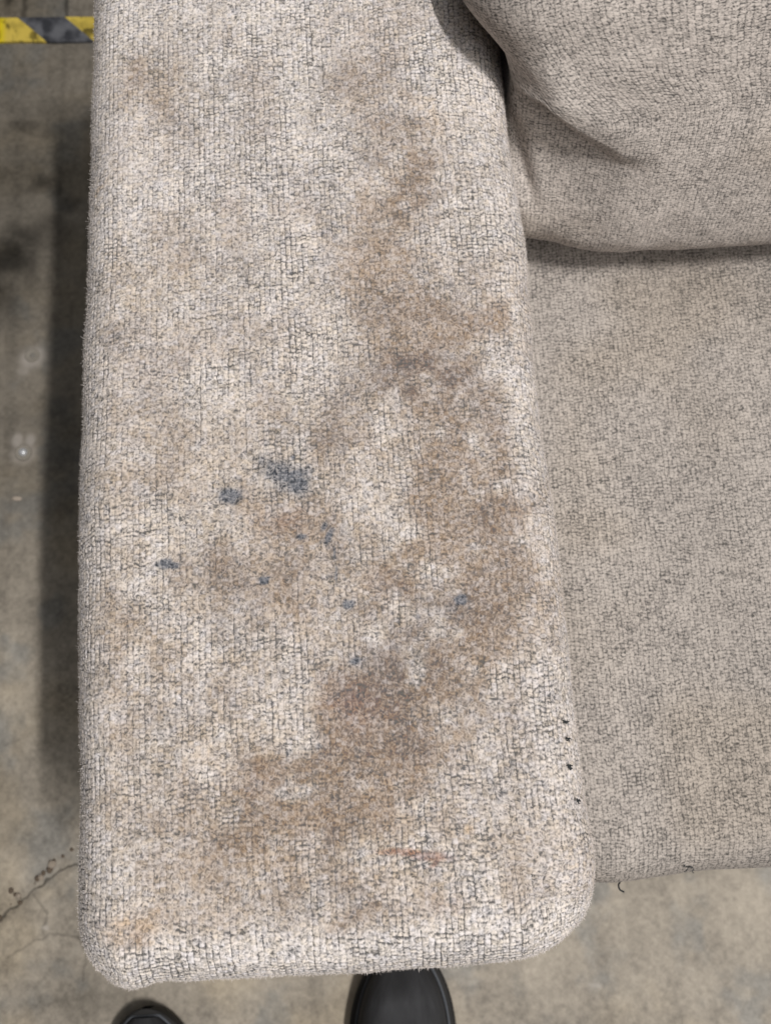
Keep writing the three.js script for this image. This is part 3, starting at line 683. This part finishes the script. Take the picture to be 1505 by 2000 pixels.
// ---------------------------------------------------------------- lint and a crumb on the cloth
{
  const dark = new THREE.MeshStandardMaterial({ color: 0x34383a, roughness: 1 });
  const tuftOf = (x, y, z, r, n, seed) => {
    const out = [];
    for (let k = 0; k < n; k++) {
      const P = []; let q = new THREE.Vector3(x + r * (h2(k, 1, seed) - 0.5), y, z + r * (h2(k, 2, seed) - 0.5));
      for (let m = 0; m < 5; m++) { P.push(q.clone()); q = q.clone().add(new THREE.Vector3(r * (h2(k, m + 3, seed) - 0.5), r * 0.5 * (h2(k, m + 9, seed) - 0.35), r * (h2(k, m + 15, seed) - 0.5))); }
      out.push(new THREE.TubeGeometry(new THREE.CatmullRomCurve3(P), 12, 0.00028, 5));
    }
    return mergeGeometries(out);
  };
  single('lint_tuft', tuftOf(0.1850, 0.4045, 0.0185, 0.0035, 9, 5), dark, 'tiny dark lint tuft caught on the front edge of the seat', 'lint');
  for (const [x, y, z, r, w] of [[0.0868, 0.5975, -0.0603, 0.0013, 'topmost of the dark lint bits on the right edge of the armrest'], [0.0868, 0.5975, -0.0515, 0.0011, 'second dark lint bit down the right edge of the armrest'], [0.0868, 0.5975, -0.0375, 0.0015, 'biggest dark lint bit on the right edge of the armrest'], [0.0890, 0.5965, -0.0205, 0.0012, 'lowest of the dark lint bits on the right edge of the armrest']])
    single('lint_tuft', tuftOf(x, y, z, r, 8, 300 + Math.round(-z * 1e4)), dark, w, 'lint');
  const cr = lump(0.0013, 77, 0.7); cr.scale(1.2, 1, 1.5); cr.translate(-0.1445, 0.5995, -0.520);
  single('crumb', cr, new THREE.MeshStandardMaterial({ color: 0x4a2a22, roughness: 0.8 }), 'tiny dark brown crumb at the far left of the armrest top', 'crumb');
}

// ---------------------------------------------------------------- the photographer's shoes
function makeShoe(name, label, x, z, mirror) {
  const t = thing(name, label, 'shoe', [x, 0, z], { group: 'black shoes of the person standing at the sofa' });
  const L = 0.295;
  const half = (d) => { // plan half widths: inner, outer
    const toe = 0.052 * Math.sqrt(Math.max(0, 1 - (1 - Math.min(d / 0.09, 1)) ** 2));
    const waist = 1 - 0.30 * sst(0.09, 0.19, d) + 0.06 * sst(0.2, 0.26, d);
    const heel = Math.sqrt(Math.max(0, 1 - Math.max(0, (d - (L - 0.036)) / 0.036) ** 2));
    return toe * waist * heel;
  };
  const bend = (d) => mirror * 0.006 * Math.sin(Math.min(d / L, 1) * Math.PI);
  const NS = 90, NR = 40;
  const ring = (y0, y1, off, round) => gridGeo(NR + 1, NS, (i, j, p, q) => {
    const d = 0.0004 + (L - 0.0008) * (0.5 - 0.5 * Math.cos(Math.PI * j / (NS - 1)));
    const a = i / NR * Math.PI * 2, w = Math.max(0.0002, half(d) + off);
    const cx = Math.cos(a), sy = Math.sin(a), e = round;
    const ux = Math.sign(cx) * Math.pow(Math.abs(cx), e), uy = Math.sign(sy) * Math.pow(Math.abs(sy), e);
    p[0] = bend(d) + ux * w; p[1] = (y0 + y1) / 2 + uy * (y1 - y0) / 2 + 0.010 * sst(0.06, 0.0, d); p[2] = d + (j === 0 ? -off : j === NS - 1 ? off : -off * (1 - 2 * d / L)); q[0] = i / NR; q[1] = d * 8;
  });
  const rubber = new THREE.MeshPhysicalMaterial({ color: 0x181716, roughness: 0.8 });
  part('sole', ring(0.001, 0.024, 0.0, 0.35), rubber, t);
  // upper: dome over the plan, higher towards the instep
  const NU = 48, NV = 110;
  const top = (d) => 0.030 + 0.022 * sst(0.0, 0.05, d) + 0.012 * sst(0.05, 0.11, d) + 0.045 * sst(0.10, 0.20, d);
  const leather = dataTex(256, 256, (u, v, c) => { const n = fbm(u * 12, v * 12, 4, 950), m = fbm(u * 50, v * 50, 3, 951); const k = 0.02 + 0.026 * n + 0.01 * m; c[0] = k; c[1] = k * 1.03; c[2] = k * 1.12; });
  const upG = gridGeo(NU + 1, NV, (i, j, p, q) => {
    const d0 = 0.0075 + (L - 0.015) * (0.5 - 0.5 * Math.cos(Math.PI * j / (NV - 1)));
    const w = Math.max(0.0003, half(d0 * 1.0) * 0.998 - 0.0085 * sst(0.0, 0.02, half(d0)));
    const a = Math.PI * (i / NU), cx = -Math.cos(a), sy = Math.sin(a);
    const hgt = top(d0) * Math.pow(clamp(sst(-0.006, 0.05, d0), 0, 1), 0.5) * sst(L + 0.005, L - 0.03, d0);
    p[0] = bend(d0) + Math.sign(cx) * Math.pow(Math.abs(cx), 0.75) * w; p[1] = 0.021 + 0.010 * sst(0.06, 0.0, d0) + hgt * Math.pow(sy, 0.7) + 0.0012 * (fbm(d0 * 60, i * 0.2, 2, 940) - 0.5) * sy; p[2] = d0;
    q[0] = i / NU; q[1] = d0 * 3;
  });
  const up = part('upper', upG, new THREE.MeshPhysicalMaterial({ map: leather, roughness: 0.85, specularIntensity: 0.4, side: THREE.DoubleSide }), t);
  // welt: cord that runs round the foot of the upper
  const P = []; for (let k = 0; k <= 60; k++) { const s = k / 60 * 2 - 1, d = 0.0068 + 0.17 * s * s; const w = Math.max(0, half(d) - 0.0068 * sst(0.0, 0.02, half(d))); P.push(new THREE.Vector3(bend(d) + Math.sign(s) * (k === 30 ? 0 : w), 0.0245 + 0.010 * sst(0.06, 0.0, d), d)); }
  part('welt', new THREE.TubeGeometry(new THREE.CatmullRomCurve3(P), 160, 0.0013, 6), new THREE.MeshStandardMaterial({ color: 0x4a4e54, roughness: 0.75 }), t);
  return t;
}
makeShoe('shoe', 'black shoe whose toe tucks under the middle of the armrest front', -0.0105, 0.082, -1);
makeShoe('shoe', 'black shoe showing only its rounded toe near the front left armrest corner', -0.2565, 0.1255, 1);

scene.traverse((o) => { if (o.isMesh) o.castShadow = o.receiveShadow = true; });
renderer.render(scene, camera);
